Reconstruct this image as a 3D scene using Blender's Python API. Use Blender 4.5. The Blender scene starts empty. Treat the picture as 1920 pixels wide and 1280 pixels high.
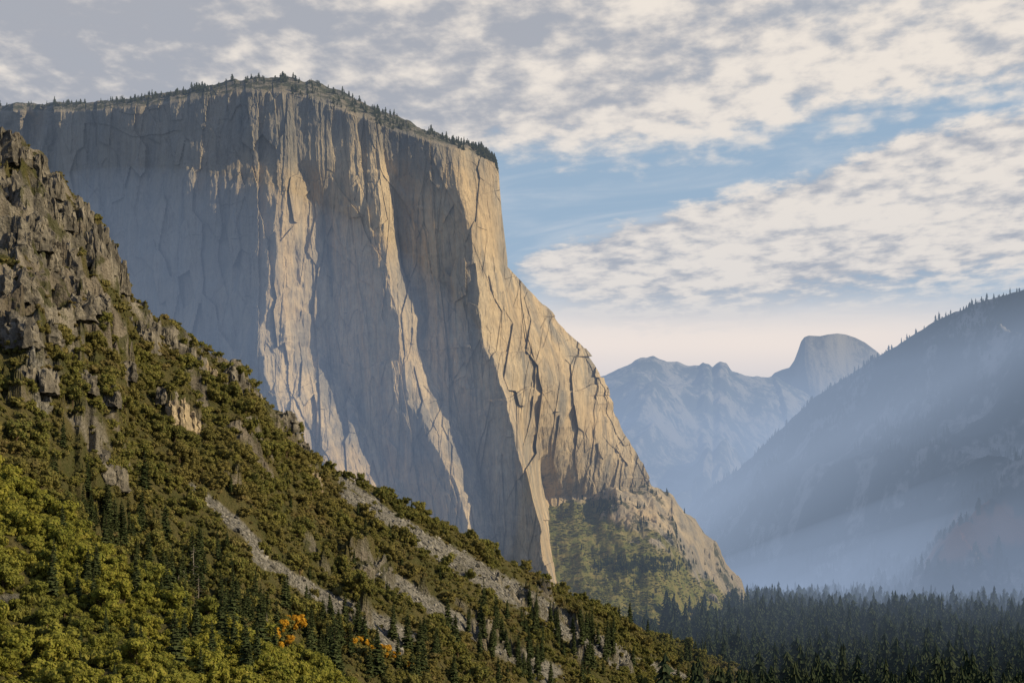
import bpy, math, random
import numpy as np
random.seed(7); rng=np.random.default_rng(7)
F=3045.0; HZ=1080.0
SUN_AZ=math.radians(103.8); SUN_EL=math.radians(27)
scn=bpy.context.scene
COL=scn.collection
scn.view_settings.view_transform='Standard'; scn.view_settings.look='None'; scn.view_settings.exposure=0
# ------------------------------------------------ noise
TAB=rng.random((256,256))
TB2=rng.random((256,256)); TB3=rng.random((256,256)); TB4=rng.random((256,256)); TB5=rng.random((256,256))
def vn(x,y,s=0):
    x=np.asarray(x,float)+s*17.31; y=np.asarray(y,float)+s*9.77
    ix=np.floor(x).astype(int); iy=np.floor(y).astype(int)
    fx=x-ix; fy=y-iy
    fx=fx*fx*fx*(fx*(fx*6-15)+10); fy=fy*fy*fy*(fy*(fy*6-15)+10)
    a=TAB[ix&255,iy&255]; b=TAB[(ix+1)&255,iy&255]; c=TAB[ix&255,(iy+1)&255]; d=TAB[(ix+1)&255,(iy+1)&255]
    return (a*(1-fx)+b*fx)*(1-fy)+(c*(1-fx)+d*fx)*fy
def fbm(x,y,o=5,s=0,g=.5):
    r=0;a=1;t=0
    for i in range(o):
        r=r+a*(vn(x,y,s+i*3)-.5)*2; t+=a; a*=g; x=x*2.03;y=y*2.03
    return r/t
def ridged(x,y,o=5,s=0,g=.5):
    r=0;a=1;t=0
    for i in range(o):
        r=r+a*(1-np.abs(vn(x,y,s+i*3)-.5)*2*1.6); t+=a; a*=g; x=x*2.07;y=y*2.07
    return r/t
def facets(x,z,sx,sz,seed,tilt,amp,k):
    """lower envelope of randomly tilted slabs: fractured rock relief (metres)"""
    u=x/sx+seed*3.7; w=z/sz+seed*1.9; iu=np.floor(u).astype(int); iw=np.floor(w).astype(int)
    best=np.full(np.broadcast(u,w).shape,1e9)
    for du in (-1,0,1):
        for dw in (-1,0,1):
            a=(iu+du)&255; b=(iw+dw)&255
            cx=iu+du+TAB[a,b]; cz=iw+dw+TB2[a,b]
            ddx=u-cx; ddz=w-cz
            f=amp*(TB3[a,b]-.5)+tilt*sx*(TB4[a,b]-.5)*2*ddx+tilt*sx*(TB5[a,b]-.5)*1.2*ddz+k*(ddx*ddx+ddz*ddz)
            best=np.minimum(best,f)
    return best
def cells(x,z,sx,sz,seed,amp,tilt=0.):
    """nearest-cell steps: sharp joints and corners"""
    u=x/sx+seed*3.7; w=z/sz+seed*1.9; iu=np.floor(u).astype(int); iw=np.floor(w).astype(int)
    bd=np.full(np.broadcast(u,w).shape,1e9); out=np.zeros_like(bd)
    for du in (-1,0,1):
        for dw in (-1,0,1):
            a=(iu+du)&255; b=(iw+dw)&255
            cx=iu+du+TAB[a,b]; cz=iw+dw+TB2[a,b]
            d=(u-cx)**2+(w-cz)**2; m=d<bd
            bd=np.where(m,d,bd); out=np.where(m,amp*(TB3[a,b]-.5)+tilt*sx*(TB4[a,b]-.5)*2*(u-cx),out)
    return out
def sstep(a,b,x):
    t=np.clip((x-a)/(b-a),0,1); return t*t*(3-2*t)
# ------------------------------------------------ mesh helper
def tag(o,label=None,cat=None,kind=None,group=None):
    if label:o["label"]=label
    if cat:o["category"]=cat
    if kind:o["kind"]=kind
    if group:o["group"]=group
def add(name,mesh,mat=None,parent=None,link=True):
    o=bpy.data.objects.new(name,mesh)
    if mat: mesh.materials.append(mat)
    if link: COL.objects.link(o)
    if parent:o.parent=parent
    return o
def grid_mesh(name,P,attrs=None,smooth=True):
    n,m=P.shape[:2]
    me=bpy.data.meshes.new(name)
    idx=np.arange(n*m).reshape(n,m)
    q=np.stack([idx[:-1,:-1],idx[1:,:-1],idx[1:,1:],idx[:-1,1:]],-1).reshape(-1,4)
    me.vertices.add(n*m); me.vertices.foreach_set("co",P.reshape(-1).astype(np.float32))
    me.loops.add(q.size); me.loops.foreach_set("vertex_index",q.reshape(-1).astype(np.int32))
    me.polygons.add(len(q)); me.polygons.foreach_set("loop_start",(np.arange(len(q))*4).astype(np.int32))
    me.polygons.foreach_set("loop_total",np.full(len(q),4,np.int32))
    me.polygons.foreach_set("use_smooth",np.full(len(q),smooth))
    me.update(); me.validate()
    if attrs is not None:
        a=me.attributes.new("mask",'FLOAT_COLOR','POINT')
        a.data.foreach_set("color",attrs.reshape(-1).astype(np.float32))
    return me
# ------------------------------------------------ node helper
class NT:
    def __init__(s,nt): s.nt=nt; s.n=nt.nodes; s.l=nt.links
    def new(s,t,**k):
        n=s.n.new(t)
        for a,b in k.items(): setattr(n,a,b)
        return n
    def put(s,sock,v):
        if v is None:return
        if hasattr(v,'is_output'): s.l.new(v,sock)
        else:
            if hasattr(sock.default_value,'__len__') and hasattr(v,'__len__') and len(v)==3 and len(sock.default_value)==4: v=(*v,1)
            sock.default_value=v
    def m(s,op,a,b=None,c=None,clamp=False):
        n=s.new('ShaderNodeMath',operation=op,use_clamp=clamp)
        for i,v in enumerate((a,b,c)): s.put(n.inputs[i],v)
        return n.outputs[0]
    def noise(s,vec,scale,detail=5,rough=.55,dist=0):
        n=s.new('ShaderNodeTexNoise'); s.put(n.inputs['Vector'],vec); n.inputs['Scale'].default_value=scale
        n.inputs['Detail'].default_value=detail; n.inputs['Roughness'].default_value=rough; n.inputs['Distortion'].default_value=dist
        return n.outputs['Fac']
    def map(s,vec,scale=(1,1,1),rot=(0,0,0)):
        n=s.new('ShaderNodeMapping'); s.put(n.inputs['Vector'],vec); n.inputs['Scale'].default_value=scale; n.inputs['Rotation'].default_value=rot
        return n.outputs[0]
    def mix(s,f,a,b,bt='MIX'):
        n=s.new('ShaderNodeMix',data_type='RGBA',blend_type=bt); s.put(n.inputs[0],f); s.put(n.inputs[6],a); s.put(n.inputs[7],b)
        return n.outputs[2]
    def ss(s,x,a,b,o0=0.,o1=1.):
        n=s.new('ShaderNodeMapRange',interpolation_type='SMOOTHSTEP'); s.put(n.inputs[0],x)
        n.inputs[1].default_value=a;n.inputs[2].default_value=b;n.inputs[3].default_value=o0;n.inputs[4].default_value=o1
        return n.outputs[0]
    def curve(s,x,x0,x1,pts,lo=0.,hi=1.):
        r=s.new('ShaderNodeMapRange'); s.put(r.inputs[0],x); r.inputs[1].default_value=x0; r.inputs[2].default_value=x1
        c=s.new('ShaderNodeFloatCurve'); s.l.new(r.outputs[0],c.inputs['Value'])
        cv=c.mapping.curves[0]
        P=[((a-x0)/(x1-x0),b) for a,b in pts]
        cv.points[0].location=P[0]; cv.points[1].location=P[-1]
        for p in P[1:-1]: cv.points.new(*p)
        c.mapping.update(); return c.outputs[0]
def material(name):
    mt=bpy.data.materials.new(name); mt.use_nodes=True
    t=NT(mt.node_tree); t.n.remove(t.n['Principled BSDF'])
    b=t.new('ShaderNodeBsdfDiffuse'); t.l.new(b.outputs[0],t.n['Material Output'].inputs[0])
    return mt,t,b
def bump(t,b,h,strength,dist,prev=None):
    n=t.new('ShaderNodeBump'); n.inputs['Strength'].default_value=strength; n.inputs['Distance'].default_value=dist
    t.put(n.inputs['Height'],h)
    if prev: t.l.new(prev,n.inputs['Normal'])
    t.l.new(n.outputs[0],b.inputs['Normal']); return n.outputs[0]
def attr(t,name="mask"):
    a=t.new('ShaderNodeAttribute',attribute_name=name); sp=t.new('ShaderNodeSeparateColor'); t.l.new(a.outputs['Color'],sp.inputs[0])
    return sp.outputs
def coord(t): return t.new('ShaderNodeTexCoord').outputs['Object']

# granite cliff
def granite(name,scale=1.):
    mt,t,b=material(name)
    co=t.map(coord(t),(scale,)*3)
    st=t.noise(t.map(co,(1,1,.09)),.018,7,.64,.5); st2=t.noise(t.map(co,(1,1,.05)),.08,6,.7); st3=t.noise(t.map(co,(1,1,.07)),.2,4,.65)
    big=t.noise(co,.0045,4,.55); fine=t.noise(co,.05,8,.75)
    c=t.mix(t.ss(st,.38,.60),(.31,.285,.255),(.63,.51,.36))
    c=t.mix(t.ss(big,.42,.62,0,.5),c,(.63,.455,.26))
    c=t.mix(t.ss(st2,.52,.66,0,.65),c,(.20,.19,.185))
    c=t.mix(t.ss(st3,.52,.68,0,.5),c,t.mix(1.0,c,(.6,.6,.62),'MULTIPLY'))
    c=t.mix(t.ss(fine,.40,.66,0,.55),c,t.mix(1.0,c,(.60,.60,.62),'MULTIPLY'))
    ms=attr(t)
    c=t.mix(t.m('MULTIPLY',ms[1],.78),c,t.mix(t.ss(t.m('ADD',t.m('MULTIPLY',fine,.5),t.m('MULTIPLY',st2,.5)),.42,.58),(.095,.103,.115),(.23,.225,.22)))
    c=t.mix(t.m('MULTIPLY',ms[0],t.ss(fine,.42,.54)),c,(.040,.05,.028))
    c=t.mix(ms[2],c,t.mix(t.ss(fine,.4,.6),(.13,.145,.045),(.23,.20,.08)))
    t.l.new(c,b.inputs['Color'])
    p=bump(t,b,t.noise(t.map(co,(1,1,.22)),.035,9,.72),.9,12/scale)
    bump(t,b,t.noise(t.map(co,(1,1,.4)),.18,6,.75),.9,3.2/scale,p)
    return mt
mCliff=granite("granite")

# slope ground with rock / talus masks
mSlope,t,b=material("brushy_slope")
co=coord(t); ms=attr(t)
n1=t.noise(co,.05,6,.6); n2=t.noise(co,.6,5,.7); n3=t.noise(t.map(co,(1,1,.35)),.06,8,.7); n4=t.noise(co,.012,4,.6)
vor=t.new('ShaderNodeTexVoronoi'); t.l.new(co,vor.inputs['Vector']); vor.inputs['Scale'].default_value=.55
soil=t.mix(t.ss(n1,.35,.65),(.095,.085,.042),(.06,.065,.028))
soil=t.mix(t.ss(n2,.45,.7,0,.45),soil,(.15,.125,.075))
rock=t.mix(t.ss(n3,.38,.66),(.08,.077,.074),(.29,.268,.243)); rock=t.mix(t.ss(n2,.45,.7,0,.5),rock,(.08,.076,.072))
rock=t.mix(t.ss(n4,.48,.6,0,.35),rock,(.18,.145,.115)); rock=t.mix(t.ss(n1,.52,.60,0,.85),rock,(.065,.068,.035))
sp=t.new('ShaderNodeSeparateColor'); t.l.new(vor.outputs['Color'],sp.inputs[0])
tal=t.mix(sp.outputs[0],(.08,.08,.082),(.26,.252,.246)); tal=t.mix(t.ss(n1,.54,.66,0,.5),tal,(.08,.078,.06))
c=t.mix(ms[0],soil,rock); c=t.mix(ms[1],c,tal)
t.l.new(c,b.inputs['Color'])
p=bump(t,b,n3,.9,6); bump(t,b,t.m('ADD',n2,vor.outputs['Distance']),.9,1.2,p)

# outcrop rock
mRock,t,b=material("weathered_rock")
co=coord(t); n=t.noise(t.map(co,(1,1,.4)),.12,8,.7); n2=t.noise(co,.7,5,.7)
c=t.mix(t.ss(n,.38,.66),(.095,.09,.086),(.28,.257,.23)); c=t.mix(t.ss(n2,.5,.7,0,.6),c,(.08,.075,.07))
t.l.new(c,b.inputs['Color']); p=bump(t,b,n,1,3); bump(t,b,n2,.8,.8,p)
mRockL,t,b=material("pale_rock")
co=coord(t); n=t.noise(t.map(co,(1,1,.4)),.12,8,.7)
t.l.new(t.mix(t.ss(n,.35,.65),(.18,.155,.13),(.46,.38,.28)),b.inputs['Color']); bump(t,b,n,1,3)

# distant forested mountains
def far_mat(name,rock,veg,thr=.5,bd=40):
    m_,t,b=material(name); co=coord(t)
    n=t.noise(t.map(co,(1,1,.35)),.006,8,.65); n2=t.noise(co,.03,5,.7)
    c=t.mix(t.ss(t.m('ADD',n,t.m('MULTIPLY',t.m('SUBTRACT',n2,.5),.4)),thr-.07,thr+.07),veg,rock)
    ms=attr(t); c=t.mix(ms[2],c,(.22,.085,.04))
    t.l.new(c,b.inputs['Color']); bump(t,b,n,.8,bd); return m_
mFar=far_mat("distant_granite",(.23,.22,.21),(.05,.06,.06),.52,45)
mDome=far_mat("pale_granite",(.20,.19,.18),(.10,.10,.10),.45,35)
mForestMtn=far_mat("forested_rock",(.22,.205,.195),(.025,.034,.032),.56)
# valley ground
mGround,t,b=material("forest_floor"); co=coord(t)
c=t.mix(t.noise(co,.02,5,.6),(.015,.022,.012),(.04,.04,.022)); t.l.new(c,b.inputs['Color'])
# foliage
def foliage(name,a,b_,c_,sc=.25,trans=.25,var=None):
    mt,t,b=material(name)
    oi=t.new('ShaderNodeObjectInfo'); co=coord(t)
    n=t.noise(co,sc*3,2,.6)
    c=t.mix(oi.outputs['Random'],a,b_); c=t.mix(t.ss(n,.4,.7,0,.8),c,c_)
    if var:
        loc=t.noise(oi.outputs['Location'],.013,3,.6); c=t.mix(t.ss(loc,.47,.62,0,.75),c,var)
        loc2=t.noise(oi.outputs['Location'],.05,2,.6); c=t.mix(t.ss(loc2,.5,.68,0,.55),c,t.mix(1.,c,(.50,.56,.60),'MULTIPLY'))
    t.l.new(c,b.inputs['Color'])
    if trans>0:
        tr=t.new('ShaderNodeBsdfTranslucent'); t.l.new(c,tr.inputs['Color'])
        mx=t.new('ShaderNodeMixShader'); mx.inputs[0].default_value=trans
        t.l.new(b.outputs[0],mx.inputs[1]); t.l.new(tr.outputs[0],mx.inputs[2])
        t.l.new(mx.outputs[0],mt.node_tree.nodes['Material Output'].inputs[0])
    return mt
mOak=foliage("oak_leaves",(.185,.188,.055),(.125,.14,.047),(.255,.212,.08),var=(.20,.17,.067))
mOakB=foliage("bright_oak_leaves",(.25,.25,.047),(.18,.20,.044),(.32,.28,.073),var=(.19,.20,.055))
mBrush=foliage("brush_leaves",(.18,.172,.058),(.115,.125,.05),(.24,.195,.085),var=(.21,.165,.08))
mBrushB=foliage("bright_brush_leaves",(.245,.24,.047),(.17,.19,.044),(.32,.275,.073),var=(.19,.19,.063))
mApronB=foliage("apron_leaves",(.20,.21,.06),(.13,.145,.05),(.28,.24,.085),var=(.14,.15,.055))
mConif=foliage("conifer_needles",(.050,.073,.035),(.068,.088,.040),(.105,.115,.055),trans=.1)
mConDark=foliage("forest_needles",(.022,.038,.024),(.036,.050,.030),(.058,.066,.038),trans=0)
mRim=foliage("rim_needles",(.045,.055,.03),(.06,.07,.035),(.08,.085,.045),trans=0)
mYel=foliage("autumn_leaves",(.60,.34,.035),(.50,.26,.03),(.60,.42,.07),trans=.3)
mBark,t,b=material("bark"); co=coord(t)
t.l.new(t.mix(t.noise(t.map(co,(1,1,.2)),2,4),(.06,.045,.03),(.14,.10,.07)),b.inputs['Color'])
mDead,t,b=material("dead_wood"); co=coord(t)
t.l.new(t.mix(t.noise(t.map(co,(1,1,.2)),1,4),(.18,.16,.15),(.36,.33,.30)),b.inputs['Color'])

# ------------------------------------------------ bearings -> world helpers
def U(px): return (np.asarray(px,float)-960)/F
def V(py): return (HZ-np.asarray(py,float))/F
def mkfun(crest,slope,noise,power=1.0,back=.55):
    c=np.array(crest,float); s=np.array(slope,float)
    def f(x,y):
        px=960+F*x/np.maximum(y,1)
        Yc=np.interp(px,c[:,0],c[:,2]); py=np.interp(px,c[:,0],c[:,1]); g=np.interp(px,s[:,0],s[:,1])
        zc=V(py)*Yc; d=Yc-y
        z=np.where(d>0,zc-g*np.maximum(d,0)**power*(100**(1-power)),zc+back*np.minimum(d,0))
        return noise(x,y,z,d,px)
    def crestY(px): return np.interp(px,c[:,0],c[:,2])
    return f,crestY
def layer(name,f,crestY,px0,px1,nx,ynear,yback,ny,maskf,mat,powr=1.0,smooth=True):
    px=np.linspace(px0,px1,nx)[:,None]
    Yc=crestY(px)
    nb=int(ny*.12); tt=np.concatenate([np.linspace(0,1,ny-nb),1+np.linspace(0,1,nb+1)[1:]])[None,:]
    y0=ynear(px) if callable(ynear) else ynear+0*px
    y=np.where(tt<=1,y0+(Yc-y0)*tt**powr,Yc+(tt-1)*yback)
    x=U(px)*y; z=f(x,y)
    P=np.stack([x,y,z],-1)
    pyy=HZ-F*z/y
    M=np.ones(P.shape[:2]+(4,)); M[...,:3]=0
    if maskf: 
        a=maskf(x,y,z,px+0*y,pyy); M[...,0]=a[0];M[...,1]=a[1];M[...,2]=a[2]
    me=grid_mesh(name,P,M,smooth)
    return add(name,me,mat)
def blob(px,py,cx,cy,rx,ry): return np.exp(-(((px-cx)/rx)**2+((py-cy)/ry)**2))

# ---- slope A (brushy talus slope)
crestA=[(-600,60,1150),(-200,190,1220),(0,246,1300),(22,262,1300),(40,264,1300),(62,290,1300),(80,300,1310),(98,335,1310),(120,345,1320),(140,378,1325),(152,378,1325),(166,425,1330),(180,425,1330),(196,448,1335),(214,470,1335),(225,505,1340),(236,515,1345),(242,548,1350),(290,592,1370),(330,622,1380),
 (350,645,1385),(400,668,1400),(450,690,1410),(490,740,1430),(560,818,1460),(600,868,1480),(650,893,1500),(720,925,1550),(800,968,1600),(860,1000,1650),(930,1040,1700),(1000,1078,1770),(1100,1128,1850),(1200,1178,1950),(1340,1236,2080),(1450,1290,2150),(1700,1420,2200)]
slopeA=[(-600,.62),(0,.62),(300,.52),(600,.44),(900,.34),(1200,.28),(1700,.25)]
def rockmask(x,y,z,px,py):
    n=fbm(x/45,(y+z)/45,5,11)
    b=blob(px,py,60,400,200,190)*1.2+blob(px,py,200,520,60,80)*.6+blob(px,py,310,640,80,35)*.8+blob(px,py,420,690,70,25)*.8+blob(px,py,180,840,80,80)*.46+blob(px,py,60,720,120,130)*.44
    b+=blob(px,py,345,775,34,24)*.9+blob(px,py,590,890,18,28)*.9+blob(px,py,540,810,40,22)*.5
    return sstep(-.02,.22,n*1.6+b-.66)
def talusmask(x,y,z,px,py):
    w=fbm(x/60,y/60,4,23)*18+np.abs(fbm(x/16,y/16,3,24))*20
    def strip(x0,y0,x1,y1,w0,w1):
        t=np.clip(((px-x0)*(x1-x0)+(py-y0)*(y1-y0))/((x1-x0)**2+(y1-y0)**2),0,1)
        d=np.hypot(px-(x0+t*(x1-x0)),py-(y0+t*(y1-y0)))
        return sstep(1.2,.8,(d+w*.45)/(w0+(w1-w0)*t))
    m=np.maximum.reduce([strip(650,926,900,1074,13,23),strip(900,1074,1180,1243,23,20),strip(690,1060,860,1166,14,18),strip(860,1166,1030,1265,18,21),strip(360,910,480,1018,11,13),strip(480,1043,620,1130,13,18),strip(610,1130,745,1200,22,37),
       strip(60,640,80,760,14,20),strip(1140,1222,1330,1290,12,16),strip(640,900,700,940,8,10)])
    return m
def noiseA(x,y,z,d,px):
    fade=np.clip(np.abs(d)/90,.05,1)
    a=.62; yr=-x*math.sin(a)+y*math.cos(a); xr=x*math.cos(a)+y*math.sin(a)
    z=z+fade*(ridged(yr/150,xr/600,4,3)-.5)*(22+34*sstep(650,350,px))+fade*fbm(x/70,y/70,5,5)*14+fbm(x/16,y/16,4,7)*2.2
    py=HZ-F*z/y
    r=rockmask(x,y,z,px,py)
    st=34+8*fbm(x/90,y/90,2,31)
    k=z/st+fbm(x/40,y/40,4,33)*1.5; fr=k-np.floor(k); stepz=(np.floor(k)+sstep(.35,.65,fr)-k)*st
    f2=np.clip(np.abs(d)/45,.45,1)
    q=x+.35*y; 
    fc=facets(q,y*1.0+z*.4,36,50,3,.5,18,13)+facets(q,y+z*.4,13,20,5,.5,6,4)+cells(q,y+z*.4,7,11,8,3)
    z=z+r*f2*(stepz*.8-fc*.85+7)
    return z
zA,YA=mkfun(crestA,slopeA,noiseA)
def maskA(x,y,z,px,py):
    r=rockmask(x,y,z,px,py); tl=talusmask(x,y,z,px,py)*(py>600)
    return r,np.maximum(tl*(1-r),0),0*r
oA=layer("hillside",zA,YA,-500,1560,1150,lambda p:np.interp(p,[-500,0,600,1000,1500],[480,480,850,1250,1750]),420,760,maskA,mSlope,smooth=False)
tag(oA,"steep brushy hillside with rocky crags and grey talus chutes","hillside","structure")

# ---- near hill B
crestB=[(-500,740,560),(-200,800,580),(0,893,610),(60,925,610),(120,968,605),(200,1026,600),(260,1075,600),(330,1126,600),(420,1170,610),(520,1222,620),(640,1275,640),(900,1400,660)]
slopeB=[(-500,.5),(0,.42),(400,.25),(900,.2)]
def noiseB(x,y,z,d,px):
    return z+np.clip(np.abs(d)/60,.05,1)*fbm(x/50,y/50,4,41)*16+fbm(x/12,y/12,3,43)*1.5
zB,YB=mkfun(crestB,slopeB,noiseB,back=.9)
oB=layer("hill",zB,YB,-500,900,300,240,160,240,lambda x,y,z,px,py:(0*x,sstep(.1,.3,blob(px,py,20,1125,50,22)-.5+.2*fbm(x/8,y/8,3,2)),0*x),mSlope)
tag(oB,"low hill thickly covered with green oak brush","hill","structure")

# ---- valley floor: one sheet, rising gently up-valley
def floorz(x,y): return np.interp(y,[0,2100,3000,3700,9000,40000],[-150,-140,-100,-78,-70,-150])
gx=np.linspace(-1,1,161); gx=np.sign(gx)*np.abs(gx)**2*30000; gy=np.linspace(0,1,221)**2*42000-2000
X,Y=np.meshgrid(gx,gy,indexing='ij')
Z=floorz(X,Y)+fbm(X/700,Y/700,3,51)*6*np.exp(-np.abs(X)/8000)
g=grid_mesh("ground",np.stack([X,Y,Z],-1)); oG=add("ground",g,mGround); tag(oG,"flat wooded valley floor of dark soil","ground","structure")

# ---- apron C under the cliff
crestC=[(300,1000,3300),(700,1000,3250),(960,975,3200),(1000,940,3380),(1040,930,3420),(1100,924,3440),(1160,916,3440),(1215,914,3450),(1232,918,3460),(1262,930,3490),(1272,948,3500),(1286,966,3505),(1304,984,3520),(1320,1012,3530),(1345,1032,3540),(1362,1062,3560),(1390,1086,3580),(1405,1130,3600),(1450,1180,3600),(1600,1300,3600)]
slopeC=[(300,.25),(900,.3),(1010,.44),(1200,.50),(1440,.4)]
def rockC(x,y,z,px,py):
    s_=(px-1105)*.68-(py-928)
    return sstep(-16,16,s_+fbm(x/50,y/50,5,66)*62)
def noiseC(x,y,z,d,px):
    z=z+np.clip(np.abs(d)/80,.1,1)*((ridged(x/80,y/260,4,61)-.5)*20+fbm(x/50,y/50,5,63)*10)+fbm(x/14,y/14,3,65)*3
    r=rockC(x,y,z,px,HZ-F*z/y)
    return z-r*np.clip(np.abs(d)/40,.4,1)*(facets(x,y,80,120,21,.5,34,18)+facets(x,y,24,42,23,.55,14,7)+cells(x,y,30,50,25,12)+7)
zC,YC=mkfun(crestC,slopeC,noiseC)
def maskC(x,y,z,px,py):
    r=rockC(x,y,z,px,py); 
    dk=sstep(.3,.6,blob(px,py,1130,948,36,22)+blob(px,py,1215,1060,100,17)+.4*fbm(x/45,y/45,4,68))
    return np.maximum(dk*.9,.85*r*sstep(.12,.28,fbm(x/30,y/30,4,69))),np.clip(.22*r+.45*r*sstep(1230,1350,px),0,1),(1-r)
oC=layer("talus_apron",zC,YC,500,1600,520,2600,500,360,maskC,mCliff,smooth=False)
tag(oC,"tan rocky apron with a green slope at the cliff foot","slope","structure")

# ---- right mountain E
crestE=[(1180,1010,6900),(1285,962,6600),(1300,948,6500),(1345,905,6350),(1385,880,6200),(1440,826,6050),(1475,795,5950),(1530,742,5800),(1580,712,5700),(1640,672,5600),(1700,636,5500),(1760,598,5400),(1830,570,5300),(1880,553,5250),(1925,540,5200),(2050,470,5100),(2400,380,5000)]
slopeE=[(1180,.35),(1400,.5),(1700,.75),(2400,.9)]
def noiseE(x,y,z,d,px):
    return z+np.clip(np.abs(d)/250,.02,1)*((ridged((x+.5*y)/420,(y-.5*x)/1300,5,71)-.5)*200+fbm(x/160,y/160,4,73)*40)+fbm(x/40,y/40,3,75)*5
zE,YE=mkfun(crestE,slopeE,noiseE)
def maskE(x,y,z,px,py):
    return 0*x,0*x,sstep(.1,.35,blob(px,py,1830,1000,130,60)+fbm(x/50,y/50,4,77)*.7-.42)*.8
oE=layer("mountain",zE,YE,1180,2400,440,3000,1200,300,maskE,mForestMtn)
tag(oE,"hazy forested mountainside sloping down to the valley","mountain","structure")

# ---- far ridge F and dome
crestF=[(900,800,8000),(1050,740,8000),(1132,706,8000),(1165,690,8000),(1200,672,8050),(1225,668,8100),(1250,677,8100),(1285,683,8150),(1310,686,8150),(1318,679,8150),(1328,680,8150),(1336,687,8200),(1350,678,8200),(1362,682,8200),(1372,694,8250),(1400,704,8300),(1455,706,8400),(1550,760,8500),(1800,900,8600)]
def noiseF(x,y,z,d,px):
    return z+np.clip(np.abs(d)/500,.02,1)*((ridged((x-.6*y)/800,(y+.6*x)/2400,5,81)-.5)*330+fbm(x/300,y/300,4,83)*50-facets(x,y,300,500,85,.4,90,50))+fbm(x/60,y/60,3,85)*10
zF,YF=mkfun(crestF,[(900,.5),(1800,.55)],noiseF)
oF=layer("mountain_ridge",zF,YF,900,1800,360,5200,1500,260,None,mFar)
tag(oF,"pale hazy granite ridge at the head of the valley","mountain","structure")
crestD=[(1380,790,9300),(1420,738,9300),(1440,712,9300),(1452,699,9300),(1466,693,9300),(1480,689,9300),(1489,676,9300),(1496,658,9300),(1502,640,9300),(1508,632,9300),(1516,629,9300),(1538,630,9300),(1552,627,9320),(1570,625,9350),(1586,627,9400),(1604,633,9400),(1622,642,9400),(1642,657,9400),(1670,682,9400),(1700,710,9400),(1900,830,9400)]
def noiseD(x,y,z,d,px):
    return z+np.clip(np.abs(d)/500,.0,1)*((ridged(x/300,y/900,4,91)-.5)*170)
zD,YD=mkfun(crestD,[(1380,1.1),(1900,1.3)],noiseD)
oD=layer("granite_dome",zD,YD,1380,1900,300,7600,900,200,None,mDome)
tag(oD,"hazy granite dome with one sheer face and rounded top","mountain","structure")

# ------------------------------------------------ the great cliff
PYK=np.array([140,300,350,400,500,600,650,700,750,800,870,930,1000,1110],float)
def K(*v): return np.array(v,float)
keys=[
 K(*[-420]*14),
 K(*[100]*14),
 K(525,540,535,532,519,504,497,497,512,545,600,640,690,760), # L1
 K(535,553,584,604,612,612,606,622,650,684,724,758,795,842), # R1
 K(690,712,715,718,728,742,747,752,765,792,828,858,880,930), # L2
 K(706,722,737,746,758,796,788,798,824,852,892,916,934,975), # R2
 K(800,862,870,877,890,902,912,928,944,960,980,996,1014,1042), # L3 nose
 K(830,900,910,918,932,958,976,988,998,1006,1012,1022,1040,1068), # mid lit
 K(928,934,937,941,953,1043,1093,1124,1143,1165,1203,1233,1262,1300), # silhouette
 K(900,900,900,900,900,930,950,960,970,990,1010,1040,1080,1100)] # behind
D=[ K(*[3560]*14),
 K(*[3165]*14),
 K(3010,2955,2912,2898,2892,2888,2886,2886,2886,2886,2886,2886,2886,2886),
 K(3005,2968,2982,2990,2996,2998,2998,2996,2994,2992,2990,2988,2982,2978),
 K(2980,2968,2958,2952,2948,2946,2944,2942,2940,2938,2934,2930,2924,2914),
 K(2980,2985,3000,3008,3010,3018,3010,3008,3006,3004,3000,2994,2984,2964),
 K(2985,2964,2960,2956,2952,2950,2948,2945,2941,2936,2929,2922,2912,2900),
 K(2995,3004,3008,3010,3014,3020,3030,3040,3068,3126,3270,3400,3420,3420),
 K(3060,3070,3075,3080,3100,3280,3350,3390,3420,3450,3490,3510,3530,3550),
 K(*[3900]*14)]
sk=np.array([(-420,215),(-100,200),(0,197),(60,194),(140,193),(220,186),(300,177),(350,168),(400,160),(440,149),(480,145),(520,143),(560,148),(600,158),(650,178),(700,200),(750,222),(800,243),(850,260),(900,278),(925,290),(934,312)],float)
NS,NTt=1240,900
seg=[0,.10,.30,.38,.50,.56,.66,.74,.94,1.0]
s=np.linspace(0,1,NS)
def keyinterp(arrs,s,py,smooth=False):
    k=np.clip(np.searchsorted(seg,s,side='right')-1,0,len(seg)-2)
    out=np.zeros(np.broadcast(s,py).shape)
    vals=[np.interp(py,PYK,a) for a in arrs]
    for i in range(len(seg)-1):
        m=(k==i)
        w=np.clip((s-seg[i])/(seg[i+1]-seg[i]),0,1)
        if smooth: w=w*.85+.15*w*w*(3-2*w)
        out=np.where(m,vals[i]*(1-w)+vals[i+1]*w,out)
    return out
S=s[:,None]
pxtop=keyinterp(keys,s,np.full(NS,200.)); 
for _ in range(6):
    pytop=np.interp(pxtop,sk[:,0],sk[:,1]); pxtop=keyinterp(keys,s,pytop)
pytop=np.interp(pxtop,sk[:,0],sk[:,1])
tt=np.linspace(0,1,NTt)[None,:]
PY=1130+(pytop[:,None]-1130)*tt
PX=keyinterp(keys,S+0*PY,PY)
Xw=U(PX)*3000; Zw=V(PY)*3000
# broken silhouette on the right shoulder
PX=PX+sstep(.86,.94,S)*sstep(1,.97,S)*sstep(480,560,PY)*(fbm(Zw/60,0*Zw,4,98)*16+cells(Zw,0*Zw+S*3,34,9,44,9))
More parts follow.
